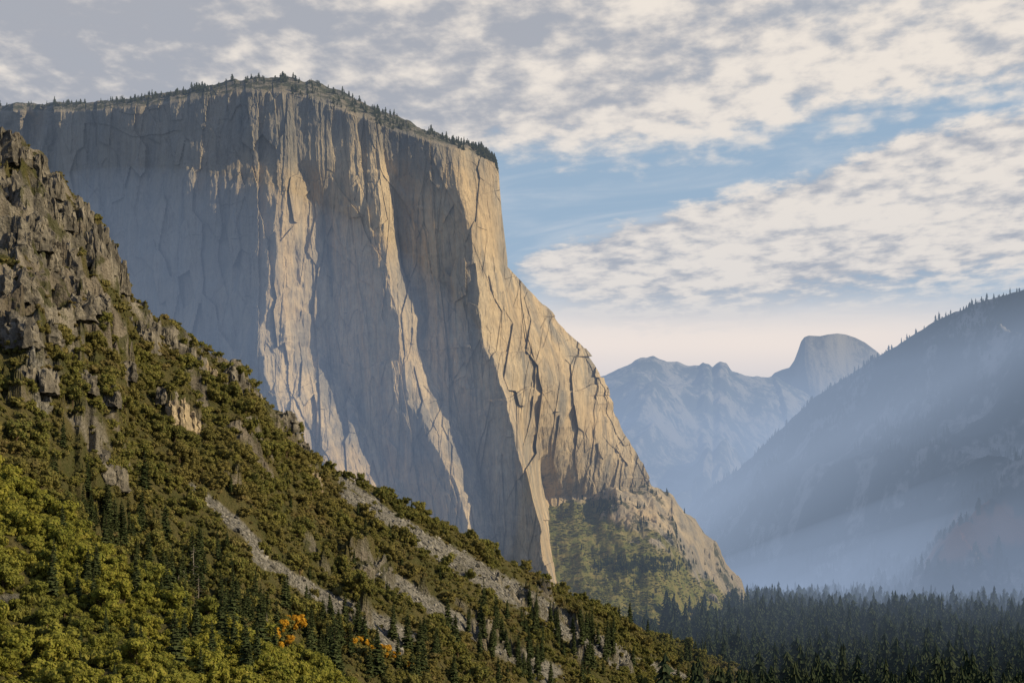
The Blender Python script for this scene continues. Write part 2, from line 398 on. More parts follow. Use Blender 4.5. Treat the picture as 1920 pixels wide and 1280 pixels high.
# wandering buttress edges
wob=(fbm(Xw/90,Zw/160,4,95)*.012+fbm(Xw/24,Zw/70,4,97)*.007+cells(Xw,Zw,22,80,41,.014))*sstep(1,.95,S)*sstep(0,.05,S)*np.where(S>.74,sstep(.94,.86,S),1)
DD=keyinterp(D,np.clip(S+wob,0,1),PY,True)
wx=Xw+fbm(Xw/120,Zw/260,4,101)*12+fbm(Xw/40,Zw/90,3,102)*2.5-.06*Zw*np.sin(Xw/150)
wz=Zw+fbm(Xw/90,Zw/90,3,105)*30
amp=np.interp(PX,[0,470,510,620,700,900,1000,1150],[.60,.60,.58,.60,.70,.72,.72,.75])
ampf=np.interp(PX,[900,980,1200],[1,1.35,1.6])   # finer, more broken rock on the right flank
r1=facets(wx,wz,120,480,7,.20,10,7)
r2=facets(wx+.12*wz,wz,44,220,9,.30,7,4)
r3=facets(wx-.1*wz,wz,15,80,13,.36,3,1.8)
r5=facets(Xw+.5*wz,wz-.3*wx,95,130,15,.18,6,4)
c1=cells(wx+.05*wz,wz,52,300,31,9,.14); c2=cells(wx-.06*wz,wz,19,120,33,4,.2); c3=cells(wx+.1*wz,wz,7.,40,35,1.8,.24); c4=cells(wx+.04*wz,wz,3.6,22,37,.9,.25)
r4=fbm(Xw/7,Zw/18,4,109,.6)*1.2
rg=(ridged(wx/60,Zw/480,4,103)-.45)*8
kk=Zw/70+fbm(Xw/60,Zw/60,3,113)*1.1; led=(sstep(.3,.7,kk-np.floor(kk))+np.floor(kk)-kk)*4
recl=np.clip((Zw+60)/1000,0,1.2)*60
DD=DD+amp*(r1+r2+.5*r5+c1+(r3+c2+c3+c4-r4)*ampf-rg)+led+recl-10
topband=np.interp(pxtop,[-400,0,400,520,650,920],[10,15,22,32,36,16])[:,None]
dt=np.clip(1-(PY-pytop[:,None])/topband,0,1)
DD=DD+dt**1.5*topband*3.4
P=np.stack([U(PX)*DD,DD,V(PY)*DD],-1)
P[:,:,2]+= (fbm(Xw/22,Zw/22,3,121)*6*dt)
nb=14; cap=[]
last=P[:,-1,:].copy()
for i in range(1,nb+1):
    q=last.copy(); q[:,1]+=i*60; q[:,2]-=i*16*(1+.1*fbm(q[:,0]/90,q[:,1]/90,3,5)); cap.append(q)
P=np.concatenate([P,np.stack(cap,1)],1)
M=np.zeros(P.shape[:2]+(4,)); M[...,3]=1
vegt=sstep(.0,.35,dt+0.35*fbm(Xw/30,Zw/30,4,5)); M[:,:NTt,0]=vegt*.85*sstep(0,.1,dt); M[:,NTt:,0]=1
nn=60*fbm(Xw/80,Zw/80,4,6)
left=sstep(540,440,PX+nn*.6)  # greyer rock, with the shade of the left face put into its colour
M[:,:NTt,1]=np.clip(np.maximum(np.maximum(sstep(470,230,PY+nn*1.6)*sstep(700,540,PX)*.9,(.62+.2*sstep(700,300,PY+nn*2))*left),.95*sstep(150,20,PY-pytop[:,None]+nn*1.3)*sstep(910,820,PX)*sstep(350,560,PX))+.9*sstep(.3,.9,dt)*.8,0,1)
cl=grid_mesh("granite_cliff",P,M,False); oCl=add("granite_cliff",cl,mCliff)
tag(oCl,"massive sheer granite cliff with sunlit golden buttresses","cliff","structure")
cliffP=P

# ------------------------------------------------ outcrops
def hit(zf,px,py,y0,y1):
    y=np.linspace(y0,y1,900); z=zf(U(px)*y,y); v=z/y
    i=np.argmax(v>=V(py)) if (v>=V(py)).any() else len(y)-1
    return U(px)*y[i],y[i],z[i]
import bmesh
def outcrop_mesh(w,d,h,seed):
    """cluster of jointed granite blocks, flat-shaded, irregular tops"""
    r=np.random.default_rng(seed); VV=[];FF=[];off=0
    ncol=12
    for i in range(ncol):
        th=r.random()*6.28; rr=math.sqrt(r.random())
        cx,cy=rr*math.cos(th)*w*.75,rr*math.sin(th)*d*.75
        H=h*(1-.6*rr)*(.6+.6*r.random()); R=w*(.22+.26*r.random())
        n=r.integers(5,8); lv=6
        a0=np.sort(r.random(n)*6.28/n*.7+np.arange(n)*6.28/n)
        rad=R*(.75+.5*r.random(n)); lean=r.normal(size=2)*.08*h
        for l in range(lv):
            f=l/(lv-1); k=(1-.42*f**1.6)*(1+.12*r.normal())
            zz=-h*.6+(H+h*.6)*f
            jx=r.normal(size=n)*R*.08; jy=r.normal(size=n)*R*.08
            VV.append(np.stack([cx+np.cos(a0)*rad*k+jx+lean[0]*f,cy+np.sin(a0)*rad*k*d/w+jy+lean[1]*f,zz+(r.normal(size=n)*R*(.34 if l==lv-1 else .14))],1))
        for l in range(lv-1):
            for k in range(n):
                a=off+l*n+k; b_=off+l*n+(k+1)%n; FF.append([a,b_,b_+n,a+n])
        VV.append(np.array([[cx+lean[0],cy+lean[1],H+R*.3*r.random()]]))
        for k in range(n): FF.append([off+(lv-1)*n+k,off+(lv-1)*n+(k+1)%n,off+lv*n])
        off+=lv*n+1
    me=bpy.data.meshes.new("rock_outcrop"); me.from_pydata(np.concatenate(VV).tolist(),[],FF)
    bm=bmesh.new(); bm.from_mesh(me); bmesh.ops.subdivide_edges(bm,edges=bm.edges[:],cuts=2,use_grid_fill=True)
    for v in bm.verts:
        c=v.co; nn=fbm(c.x/w*5+seed,c.z/h*6+c.y/w*4,4,seed)*w*.13; v.co.x+=nn; v.co.y+=nn*.7; v.co.z+=nn*.4
    bm.to_mesh(me); bm.free(); return me
for i,(px,py,w,h,lb) in enumerate([(8,262,12,18,0),(30,275,10,14,0),(68,305,11,16,0),(98,345,10,15,0),(152,398,9,20,1),(180,440,9,22,1),(196,462,9,22,1),(214,490,8,22,1),(230,540,7,16,1),(165,460,9,18,0),(130,395,10,16,0),
   (60,420,16,18,0),(110,480,14,16,0),(30,520,15,16,0),(90,380,13,15,0),(20,350,15,18,0),(140,520,12,15,0),
   (255,605,11,14,0),(270,625,13,16,0),(290,622,12,15,0),(312,640,13,16,0),(340,655,12,15,0),(355,670,12,13,0),(376,688,10,17,2),(392,698,10,17,2),(412,708,10,16,2),(430,700,10,16,0),(448,712,11,15,0),(466,725,9,13,0),(480,740,9,11,0),(326,776,10,14,2),(342,784,10,14,2),(358,794,9,12,2),(208,740,9,9,0),(583,888,7,17,2),(593,905,7,16,2),(190,870,10,11,0),(215,885,9,10,0),(150,580,12,11,0),(90,620,11,10,0),(180,560,11,11,0),(310,735,8,10,0),(85,470,13,16,0),(35,450,13,16,0),(540,800,9,12,0),(560,830,9,10,0),(240,690,8,10,0),(40,610,14,14,0),(70,700,12,12,0),(150,700,10,11,0)]):
    x,y,z=hit(zA,px,py+8,500,float(YA(px))+10)
    me=outcrop_mesh(w,w*.9,h,i*7+3); o=add("rock_outcrop",me,mRockL if lb==2 else mRock); o.location=(x,y+w*.2,z-h*.3); o.rotation_euler=(random.uniform(-.08,.08),random.uniform(-.08,.08),random.uniform(-3,3))
    tag(o,["dark blocky granite outcrop on the brushy hillside","tall jagged rock spire standing on the hillside crest","sunlit pale rock outcrop among hillside brush"][lb],"rock",None,"rock outcrops on the hillside")

# ------------------------------------------------ vegetation meshes
def ico(sub=1):
    bm=bmesh.new(); bmesh.ops.create_icosphere(bm,subdivisions=sub,radius=1)
    v=np.array([a.co[:] for a in bm.verts]); f=np.array([[q.index for q in p.verts] for p in bm.faces]); bm.free(); return v,f
IV,IF=ico(1)
def build(name,verts,faces,smooth=False):
    me=bpy.data.meshes.new(name); me.from_pydata(verts.tolist(),[],faces); me.update(); return me
def leafclumps(cs,rs,nper,size,seed,flat=.8,core=.8):
    r=np.random.default_rng(seed); VV=[];FF=[];off=0
    for c,R in zip(cs,rs):
        v=IV*(R*core)*np.array([1,1,flat])*(.85+.3*r.random((len(IV),1)))+c
        VV.append(v); FF+= (IF+off).tolist(); off+=len(v)
        d=r.normal(size=(nper,3)); d/=np.linalg.norm(d,axis=1,keepdims=True)
        p=c+d*R*(.78+.34*r.random((nper,1)))*np.array([1,1,flat])
        nrm=d+r.normal(size=(nper,3))*.45; nrm/=np.linalg.norm(nrm,axis=1,keepdims=True)
        a=np.cross(nrm,r.normal(size=(nper,3))); a/=np.linalg.norm(a,axis=1,keepdims=True); b_=np.cross(nrm,a)
        s_=size*(.6+.8*r.random((nper,1)))
        q=np.stack([p-a*s_,p-b_*s_*.7,p+a*s_,p+b_*s_*.7],1)
        q+=r.normal(size=q.shape)*size*.15
        VV.append(q.reshape(-1,3)); FF+=(np.arange(nper*4).reshape(-1,4)+off).tolist(); off+=nper*4
    return np.concatenate(VV),FF
def limb_mesh(segs,sides=6):
    VV=[];FF=[];off=0
    for a,b_,ra,rb in segs:
        a=np.array(a,float);b_=np.array(b_,float);d=b_-a;d/=np.linalg.norm(d)
        n=np.cross(d,[.3,.9,.2]);n/=np.linalg.norm(n);m_=np.cross(d,n)
        th=np.linspace(0,2*math.pi,sides,endpoint=False)[:,None]
        ring=np.cos(th)*n+np.sin(th)*m_
        VV+= [a+ring*ra,b_+ring*rb]
        for i in range(sides):
            j=(i+1)%sides; FF.append([off+i,off+j,off+sides+j,off+sides+i])
        FF.append([off+sides+i for i in range(sides)]); off+=2*sides
    return np.concatenate(VV),FF
def oak(seed,H=9.,W=5.,nper=70,leaf=.42,ncl=15):
    r=np.random.default_rng(seed); cs=[];rs=[]
    for i in range(ncl):
        th=r.random()*6.28; rr=W*.72*math.sqrt(r.random()); h=H*(.35+.5*r.random()*(1-.45*(rr/W)**2))
        cs.append([rr*math.cos(th),rr*math.sin(th),h]); rs.append(W*(.22+.2*r.random()))
    cs=np.array(cs)
    v,f=leafclumps(cs,rs,nper,leaf,seed)
    segs=[((0,0,-1.5),(.2,.1,H*.3),.38,.28)]
    for i in range(0,min(ncl,8)): segs.append(((.2,.1,H*.3),tuple(cs[i]),.18,.05))
    return (v,f),limb_mesh(segs)
def brush(seed,nper=30):
    r=np.random.default_rng(seed); n=7; cs=[];rs=[]
    for i in range(n):
        th=r.random()*6.28; rr=1.9*math.sqrt(r.random()); cs.append([rr*math.cos(th),rr*math.sin(th),.7+1.3*r.random()*(1-rr/3.5)]); rs.append(.8+.6*r.random())
    return leafclumps(np.array(cs),rs,nper,.36,seed)
def conifer(seed,H=26.,R=4.2,tiers=20,nb=8):
    r=np.random.default_rng(seed); VV=[];FF=[];off=0
    for i in range(tiers):
        f=i/(tiers-1); h=H*(.14+.85*f); rad=R*((1-f)**.8)*(.8+.35*r.random())+.25
        for k in range(nb):
            th=k/nb*6.28+r.random()*.7+i; L=rad*(.65+.5*r.random()); hh=h+r.normal()*.25
            d=np.array([math.cos(th),math.sin(th),0]); sd=np.array([-d[1],d[0],0])
            dr=-.32*L if f<.7 else .05*L; w=.30*L+.25
            p0=np.array([0,0,hh]); pm=d*L*.55+[0,0,hh+dr*.35]; p1=d*L+[0,0,hh+dr]
            j=lambda: r.normal(size=3)*.12
            VV.append(np.array([p0,pm-sd*w+j()-[0,0,.25*w],p1+j(),pm+sd*w+j()-[0,0,.25*w]])); FF.append([off,off+1,off+2,off+3]); off+=4
            hg=.35+.22*L
            VV.append(np.array([p0+[0,0,.2],p1+j(),pm-[0,0,hg]+j(),p0-[0,0,hg*.8]])); FF.append([off,off+1,off+2,off+3]); off+=4
            VV.append(np.array([pm+j(),pm+sd*w*1.3-[0,0,hg*.6]+j(),p1-[0,0,hg*.5]+j()])); FF.append([off,off+1,off+2]); off+=3
    return (np.concatenate(VV),FF),limb_mesh([((0,0,-2),(0,0,H*.5),.42,.28),((0,0,H*.5),(0,0,H*.98),.28,.05)])
def conifer_low(seed,H=30.,R=4.,tiers=9,pw=.85):
    r=np.random.default_rng(seed); VV=[];FF=[];off=0; n=12
    for i in range(tiers):
        f=i/tiers; h=H*(.10+.86*f); rad=R*((1-f)**pw)*(.75+.45*r.random())+.2; top=h+H*.16
        th=np.arange(n)/n*6.28+r.random()
        rr=rad*np.where(np.arange(n)%2==0,1,.5)*(.75+.5*r.random(n))
        off2=r.normal(size=2)*R*.08
        ring=np.stack([rr*np.cos(th)+off2[0],rr*np.sin(th)+off2[1],h-.12*rr+r.normal(size=n)*.5],1)
        VV.append(ring);VV.append(np.array([[0,0,min(top,H)]]))
        for k in range(n): FF.append([off+k,off+(k+1)%n,off+n])
        off+=n+1
    v,f=limb_mesh([((0,0,-2),(0,0,H*.4),.4,.3)],5)
    FF+=[[a+off for a in q] for q in f]; VV.append(v)
    return np.concatenate(VV),FF
def dead(seed,H=24.):
    r=np.random.default_rng(seed); segs=[((0,0,-2),(.2,0,H*.5),.5,.3),((.2,0,H*.5),(.1,.2,H),.3,.06)]
    for i in range(40):
        h=H*(.2+.78*r.random()); th=r.random()*6.28; L=(1-h/H)*5+.8
        segs.append(((.15,0,h),(L*math.cos(th),L*math.sin(th),h+L*.1*r.normal()-.2*L),.16,.05))
    return limb_mesh(segs,5)

# ------------------------------------------------ scatter helper (one object, instances)
def source_collection(name,objs):
    c=bpy.data.collections.new(name)
    for o in objs: c.objects.link(o)
    return c
def scatter(name,pts,scales,rots,coll,nvar,label,cat):
    n=len(pts); me=bpy.data.meshes.new(name); me.vertices.add(n); me.vertices.foreach_set("co",np.asarray(pts,np.float32).reshape(-1))
    a=me.attributes.new("sc",'FLOAT_VECTOR','POINT'); a.data.foreach_set("vector",np.asarray(scales,np.float32).reshape(-1))
    a=me.attributes.new("rt",'FLOAT_VECTOR','POINT'); a.data.foreach_set("vector",np.asarray(rots,np.float32).reshape(-1))
    a=me.attributes.new("vi",'INT','POINT'); a.data.foreach_set("value",rng.integers(0,nvar,n).astype(np.int32))
    me.update(); o=add(name,me)
    g=bpy.data.node_groups.new(name,'GeometryNodeTree')
    g.interface.new_socket("Geometry",in_out='INPUT',socket_type='NodeSocketGeometry'); g.interface.new_socket("Geometry",in_out='OUTPUT',socket_type='NodeSocketGeometry')
    gi=g.nodes.new('NodeGroupInput');go=g.nodes.new('NodeGroupOutput')
    ip=g.nodes.new('GeometryNodeInstanceOnPoints'); ci=g.nodes.new('GeometryNodeCollectionInfo')
    ci.inputs['Collection'].default_value=coll; ci.inputs['Separate Children'].default_value=True; ci.inputs['Reset Children'].default_value=True
    def na(nm,dt):
        q=g.nodes.new('GeometryNodeInputNamedAttribute'); q.data_type=dt; q.inputs['Name'].default_value=nm; return q.outputs['Attribute']
    L=g.links.new
    L(gi.outputs[0],ip.inputs['Points']); L(ci.outputs[0],ip.inputs['Instance']); ip.inputs['Pick Instance'].default_value=True
    L(na('vi','INT'),ip.inputs['Instance Index']); L(na('sc','FLOAT_VECTOR'),ip.inputs['Scale'])
    er=g.nodes.new('FunctionNodeEulerToRotation'); L(na('rt','FLOAT_VECTOR'),er.inputs[0]); L(er.outputs[0],ip.inputs['Rotation'])
    L(ip.outputs[0],go.inputs[0])
    md=o.modifiers.new("scatter",'NODES'); md.node_group=g
    tag(o,label,cat,"stuff"); return o
def rots(n,tilt=.05):
    return np.stack([rng.normal(0,tilt,n),rng.normal(0,tilt,n),rng.random(n)*6.28],1)
def sources(name,meshes,mat):
    return source_collection(name,[add(name,build(name,v,f),mat,link=False) for v,f in meshes])
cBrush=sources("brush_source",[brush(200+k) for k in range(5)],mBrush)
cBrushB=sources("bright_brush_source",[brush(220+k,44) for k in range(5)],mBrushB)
cBrushC=sources("apron_brush_source",[brush(240+k,20) for k in range(4)],mApronB)
oakM=[];oakMB=[]
for k in range(4):
    (v,f),(tv,tf)=oak(300+k)
    b_=build("trunk",tv,tf); b_.materials.append(mBark)
    a=build("crown",v,f); a.materials.append(mOak); oakM.append((a,b_))
    a=build("crown",v,f); a.materials.append(mOakB); oakMB.append((a,b_))
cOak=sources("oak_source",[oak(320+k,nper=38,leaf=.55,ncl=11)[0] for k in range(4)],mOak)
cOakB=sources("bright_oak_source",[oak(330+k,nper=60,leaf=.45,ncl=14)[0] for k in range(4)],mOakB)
conM=[]
for k in range(4):
    (v,f),(tv,tf)=conifer(400+k,R=[4.2,3.4,4.8,3.8][k])
    a=build("crown",v,f); a.materials.append(mConif); b_=build("trunk",tv,tf); b_.materials.append(mBark); conM.append((a,b_))
cLow=sources("conifer_source",[conifer_low(420+k,H=[30,27,32,25,29][k],R=[5.2,6.2,5.8,6.8,7.4][k],pw=[.75,.55,.85,.5,.65][k]) for k in range(5)],mConDark)
cRim=sources("rim_pine_source",[conifer_low(440+k,R=[5.6,6.2,6.8,5.4,8.][k],tiers=6,pw=[.6,.5,.8,.9,.4][k]) for k in range(5)],mRim)

# brush + oaks on slope A
n=200000
x=rng.uniform(-700,760,n); y=rng.uniform(560,2250,n); px=960+F*x/y
ok=(px>-120)&(px<1540)&(y<YA(px)+25); x,y,px=x[ok],y[ok],px[ok]
z=zA(x,y); py=HZ-F*z/y
rk=rockmask(x,y,z,px,py); tl=talusmask(x,y,z,px,py)*(py>600)
tl=np.maximum(tl,talusmask(x,y-6,z,px,HZ-F*(z+1)/(y-6))*(py>600))
dens=fbm(x/60,y/60,4,141)
keep=(py<1320)&(py>200)&(rng.random(len(x))>rk*(.88-.25*(fbm(x/20,y/20,3,12)>.1)))&(rng.random(len(x))>tl*.98)&(dens+rng.random(len(x))*.6>-.12+.36*sstep(950,500,py)) 
bcrest=np.interp(px,np.array(crestB)[:,0],np.array(crestB)[:,1]); keep&=(py<bcrest+25)
x,y,z,px,py=[a[keep] for a in (x,y,z,px,py)]
print("A brush",len(x))
isoak=(rng.random(len(x))<.16+.36*(dens[keep]>.1))&(py>600)
sz=np.clip(rng.lognormal(-.22,.46,len(x)),.35,2.3)*np.interp(py,[300,700],[.75,1])
# slope B brush
n=30000; xb=rng.uniform(-420,120,n); yb=rng.uniform(330,660,n); pxb=960+F*xb/yb
ok=(pxb>-120)&(pxb<800)&(yb<YB(pxb)+15); xb,yb,pxb=xb[ok],yb[ok],pxb[ok]; zb=zB(xb,yb); pyb=HZ-F*zb/yb
ok=(pyb<1330)&(blob(pxb,pyb,20,1125,50,18)<.6); xb,yb,pxb,zb,pyb=[a[ok] for a in (xb,yb,pxb,zb,pyb)]
isoakb=rng.random(len(xb))<.30; szb=np.clip(rng.lognormal(-.1,.45,len(xb)),.35,2.)*.64
print("B brush",len(xb))
ox=np.concatenate([x[isoak],xb[isoakb]]);oy=np.concatenate([y[isoak],yb[isoakb]]);oz=np.concatenate([z[isoak],zb[isoakb]])
onB=np.concatenate([np.zeros(isoak.sum(),bool),np.ones(isoakb.sum(),bool)])
osz=np.concatenate([sz[isoak]*.80,szb[isoakb]*.9])
opx=960+F*ox/oy; opy=HZ-F*oz/oy; vis=(opx>-5)&(opx<1925)&(opy<1285)&(opy>0)
rank=np.where(vis,osz/oy,0); order=np.argsort(-rank); top=order[:300]; rest=order[300:]
for i in top:
    a,b_=(oakMB if onB[i] else oakM)[i%4]
    e=bpy.data.objects.new("oak_tree",None); e.empty_display_size=1; COL.objects.link(e); e.location=(ox[i],oy[i],oz[i]-.5); e.scale=(osz[i],)*3; e.rotation_euler=(0,0,random.random()*6.28)
    tag(e,"rounded yellow green oak growing on the brushy hill" if onB[i] else "rounded olive green oak growing on the brushy hillside","tree",None,"oaks on the hillside")
    for nm,me in (("crown",a),("trunk",b_)):
        o=bpy.data.objects.new(nm,me); COL.objects.link(o); o.parent=e
def pack(x,y,z,dz): return np.stack([x,y,z-dz],1)
def sc3(s,v=.15): 
    return np.stack([s*rng.uniform(1-v,1+v,len(s)),s*rng.uniform(1-v,1+v,len(s)),s*rng.uniform(1-v,1+v,len(s))],1)
ra=rest[~onB[rest]]; rb=rest[onB[rest]]
scatter("oak_woodland",pack(ox[ra],oy[ra],oz[ra],.8),sc3(osz[ra],.25),rots(len(ra)),cOak,4,"dense olive green oak woodland covering the hillside","woodland")
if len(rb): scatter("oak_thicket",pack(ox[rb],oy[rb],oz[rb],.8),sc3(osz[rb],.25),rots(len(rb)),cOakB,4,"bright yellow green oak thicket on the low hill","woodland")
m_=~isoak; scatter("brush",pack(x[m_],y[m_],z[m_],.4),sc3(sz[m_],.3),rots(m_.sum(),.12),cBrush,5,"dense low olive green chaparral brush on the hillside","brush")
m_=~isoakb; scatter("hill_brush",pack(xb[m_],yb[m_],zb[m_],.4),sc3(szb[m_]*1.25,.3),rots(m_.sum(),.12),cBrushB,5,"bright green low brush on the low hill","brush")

# rubble on the talus
mTal,t,b=material("talus_stone"); oi=t.new('ShaderNodeObjectInfo'); t.l.new(t.mix(oi.outputs['Random'],(.07,.07,.07),(.30,.29,.28)),b.inputs['Color'])
cRub=sources("rubble_source",[(IV*(.6+.6*np.random.default_rng(k).random((len(IV),1)))*np.array([1,.8,.6]),IF.tolist()) for k in range(4)],mTal)
n=200000; x=rng.uniform(-500,760,n); y=rng.uniform(700,2250,n); px=960+F*x/y
ok=(px>-20)&(px<1500)&(y<YA(px)+5); x,y,px=x[ok],y[ok],px[ok]; z=zA(x,y); py=HZ-F*z/y
tl=talusmask(x,y,z,px,py)*(py>600); ok=(rng.random(len(x))<tl)&(py<1300); x,y,z=x[ok],y[ok],z[ok]; s_=np.clip(rng.lognormal(.05,.6,len(x)),.4,3.4)
scatter("talus_rubble",pack(x,y,z,0),sc3(s_,.3),rots(len(x),.6),cRub,4,"grey angular talus blocks strewn down the chutes","rubble")

# conifers on slopes (individuals)
cand=[]
cB=np.array(crestB); cA=np.array(crestA)
def addc(n,region,smin,smax,rel=False):
    c=0;tries=0
    while c<n and tries<n*60:
        tries+=1
        px=random.uniform(region[0],region[2]); py=random.uniform(region[1],region[3])
        bcr=float(np.interp(px,cB[:,0],cB[:,1])); acr=float(np.interp(px,cA[:,0],cA[:,1]))
        if rel: py=bcr-abs(random.gauss(0,1))*45-6
        if py<acr+4 or py>1292: continue
        if py>bcr: x,y,z=hit(zB,px,py,330,float(YB(px)))
        else: x,y,z=hit(zA,px,py,480,float(YA(px)))
        cand.append((float(x),float(y),float(z),random.uniform(smin,smax)*(1.0 if y<660 else 1.25))); c+=1
addc(74,(90,0,640,0),.40,.85,True)
addc(38,(330,1140,700,1290),.45,.8)
addc(58,(550,1180,1150,1290),.7,1.0)
addc(18,(0,1180,420,1290),.25,.42)
addc(28,(420,900,900,1150),.25,.5)
addc(18,(90,960,350,1150),.4,.7)
addc(64,(900,1140,1400,1285),.5,.9)
for i,(x,y,z,s_) in enumerate(cand[:300]):
    a,b_=conM[i%4]; e=bpy.data.objects.new("pine_tree",None); COL.objects.link(e); e.location=(x,y,z-1); w=s_*random.uniform(.95,1.35); e.scale=(w,w,s_); e.rotation_euler=(random.gauss(0,.02),random.gauss(0,.02),random.random()*6.28)
    tag(e,"dark green pointed conifer rising above hillside brush","tree",None,"conifers on the hillside")
    for nm,me in (("crown",a),("trunk",b_)):
        o=bpy.data.objects.new(nm,me); COL.objects.link(o); o.parent=e
# autumn trees
(v,f),(tv,tf)=oak(777,H=13,W=4.6,nper=90,leaf=.45,ncl=17); ay=build("crown",v,f); ay.materials.append(mYel); at=build("trunk",tv,tf); at.materials.append(mBark)
for px,py,s_ in [(515,1212,.75),(530,1200,.85),(548,1195,.9),(562,1190,.85),(575,1198,.6),(540,1222,.7),(522,1232,.6),(378,1148,.4),(385,1152,.35),(660,1222,.6),(680,1226,.75),(700,1238,.6),(722,1243,.8),(740,1247,.6),(600,1250,.5),(505,1196,.5),(770,1262,.5)]:
    bcr=float(np.interp(px,cB[:,0],cB[:,1]))
    x,y,z=hit(zB,px,py,330,float(YB(px))) if py>bcr else hit(zA,px,py,480,float(YA(px)))
    e=bpy.data.objects.new("autumn_tree",None); COL.objects.link(e); e.location=(x,y,z); k=s_*(y/900+.15)*1.1; e.scale=(k,k,k); e.rotation_euler=(0,0,random.random()*6)
    tag(e,"golden yellow autumn tree among dark conifers","tree",None,"yellow autumn trees")
    for nm,me in (("crown",ay),("trunk",at)):
        o=bpy.data.objects.new(nm,me); COL.objects.link(o); o.parent=e
for k,(px,py,s_) in enumerate([(362,1112,1.),(345,1125,.6),(372,1130,.55),(335,1120,.45),(500,1200,.6),(660,1200,.5),(440,1160,.5)]):
    x,y,z=hit(zA,px,py,480,float(YA(px)))
    tv,tf=dead(500+k); me=build("dead_tree",tv,tf); o=add("dead_tree",me,mDead); o.location=(x,y,z); o.scale=(s_*1.2,)*3
    tag(o,"bare grey dead conifer snag standing on the hillside","tree",None,"dead snags")

# ------------------------------------------------ forests as stuff
pts=[];scs=[]
n=85000; x=rng.uniform(-100,2600,n); y=np.sqrt(rng.uniform(1500**2,6900**2,n)); px=960+F*x/y
dn=np.clip(2900/y,.3,1)
ok=(px>780)&(px<2080)&(rng.random(n)<dn); x,y,px=x[ok],y[ok],px[ok]
gz=floorz(x,y); ez=np.where(px>1190,zE(x,y),-999); czz=np.where((px>500)&(px<1590)&(y>2600)&(y<YC(px)),zC(x,y),-999); az=np.where(px<1550,zA(x,y),-999)
zz=np.maximum.reduce([gz,ez,czz])
ok=(az<gz)&(ez<gz+120+60*fbm(x/200,y/200,3,9))&(czz<gz+22+30*fbm(x/90,y/90,3,8)); 
ok&=(fbm(x/90,y/90,4,151)>-.45)
x,y,zz=x[ok],y[ok],zz[ok]; s_=np.clip(rng.normal(1.0,.28,len(x))*(1+.7*fbm(x/70,y/70,3,4)),.35,1.9)
print("forest",len(x))
pts.append(pack(x,y,zz,1)); scs.append(sc3(s_,.2))
n=1400; px=rng.uniform(1300,2000,n); y=YE(px)-rng.uniform(-10,260,n)**1.0; x=U(px)*y; z=zE(x,y)
pts.append(pack(x,y,z,1)); scs.append(sc3(rng.uniform(.3,.9,n),.1))
n=8000; px=rng.uniform(1300,2000,n); y=YE(px)-rng.uniform(200,2000,n); x=U(px)*y; z=zE(x,y); ok=(z>-100)&(fbm(x/200,y/200,4,161)>-.05); x,y,z=x[ok],y[ok],z[ok]
pts.append(pack(x,y,z,1)); scs.append(sc3(rng.uniform(.5,1.1,len(x)),.1))
n=10000; px=rng.uniform(980,1420,n); y=rng.uniform(2750,3500,n); x=U(px)*y; z=zC(x,y); py=HZ-F*z/y
w=sstep(.35,.8,blob(px,py,1130,948,36,22)+blob(px,py,1215,1060,100,17)*1.1+.3*fbm(x/40,y/40,4,68))+.008+.13*(rockC(x,y,z,px,py)>.5)*(fbm(x/30,y/30,4,69)>.12)
ok=(rng.random(n)<w)&(y<YC(px))&(z>-100); x,y,z=x[ok],y[ok],z[ok]
pts.append(pack(x,y,z,1)); scs.append(sc3(rng.uniform(.2,.5,len(x)),.1))
scatter("conifer_forest",np.concatenate(pts),np.concatenate(scs),rots(sum(map(len,pts)),.02),cLow,5,"dark hazy conifer forest filling the valley floor","forest")
# apron brush
n=22000; px=rng.uniform(860,1400,n); y=rng.uniform(2650,3450,n); x=U(px)*y; z=zC(x,y); py=HZ-F*z/y
ok=(y<YC(px))&(z>-110)&(rockC(x,y,z,px,py)<.6)&(fbm(x/40,y/40,4,171)+.25*rng.random(n)>-.12); x,y,z=x[ok],y[ok],z[ok]
scatter("slope_brush",pack(x,y,z,.7),sc3(np.clip(rng.lognormal(.0,.4,len(x)),.5,2.),.2)*np.array([1,1,.75]),rots(len(x)),cBrushC,4,"green brush patches on the slope below the cliff","brush")
# rim trees on the cliff
n=1050; si=rng.integers(int(.02*NS),int(.92*NS),n); bandrows=rng.random(n)**1.3
pxt=pxtop[si]; tb=topband[si,0]
pyy=pytop[si]+tb*bandrows*np.where(pxt>540,1.0,.4)
row=((1130-pyy)/(1130-pytop[si])*(NTt-1)).astype(int)
pt=cliffP[si,np.clip(row,0,NTt-1)]
extra=cliffP[rng.integers(int(.02*NS),int(.92*NS),200),NTt+rng.integers(0,2,200)]
pt=np.concatenate([pt,extra])
pt=pt[fbm(pt[:,0]/40,pt[:,1]/60,3,9)>-.28]
ss_=np.clip(rng.lognormal(-1.4,.42,len(pt)),.10,.5)
pp=pt.copy(); pp[:,2]-=1
scatter("rim_trees",pp,np.stack([ss_*1.3,ss_*1.3,ss_],1),rots(len(pp),.04),cRim,5,"small dark pines fringing the rim of the cliff","woodland")

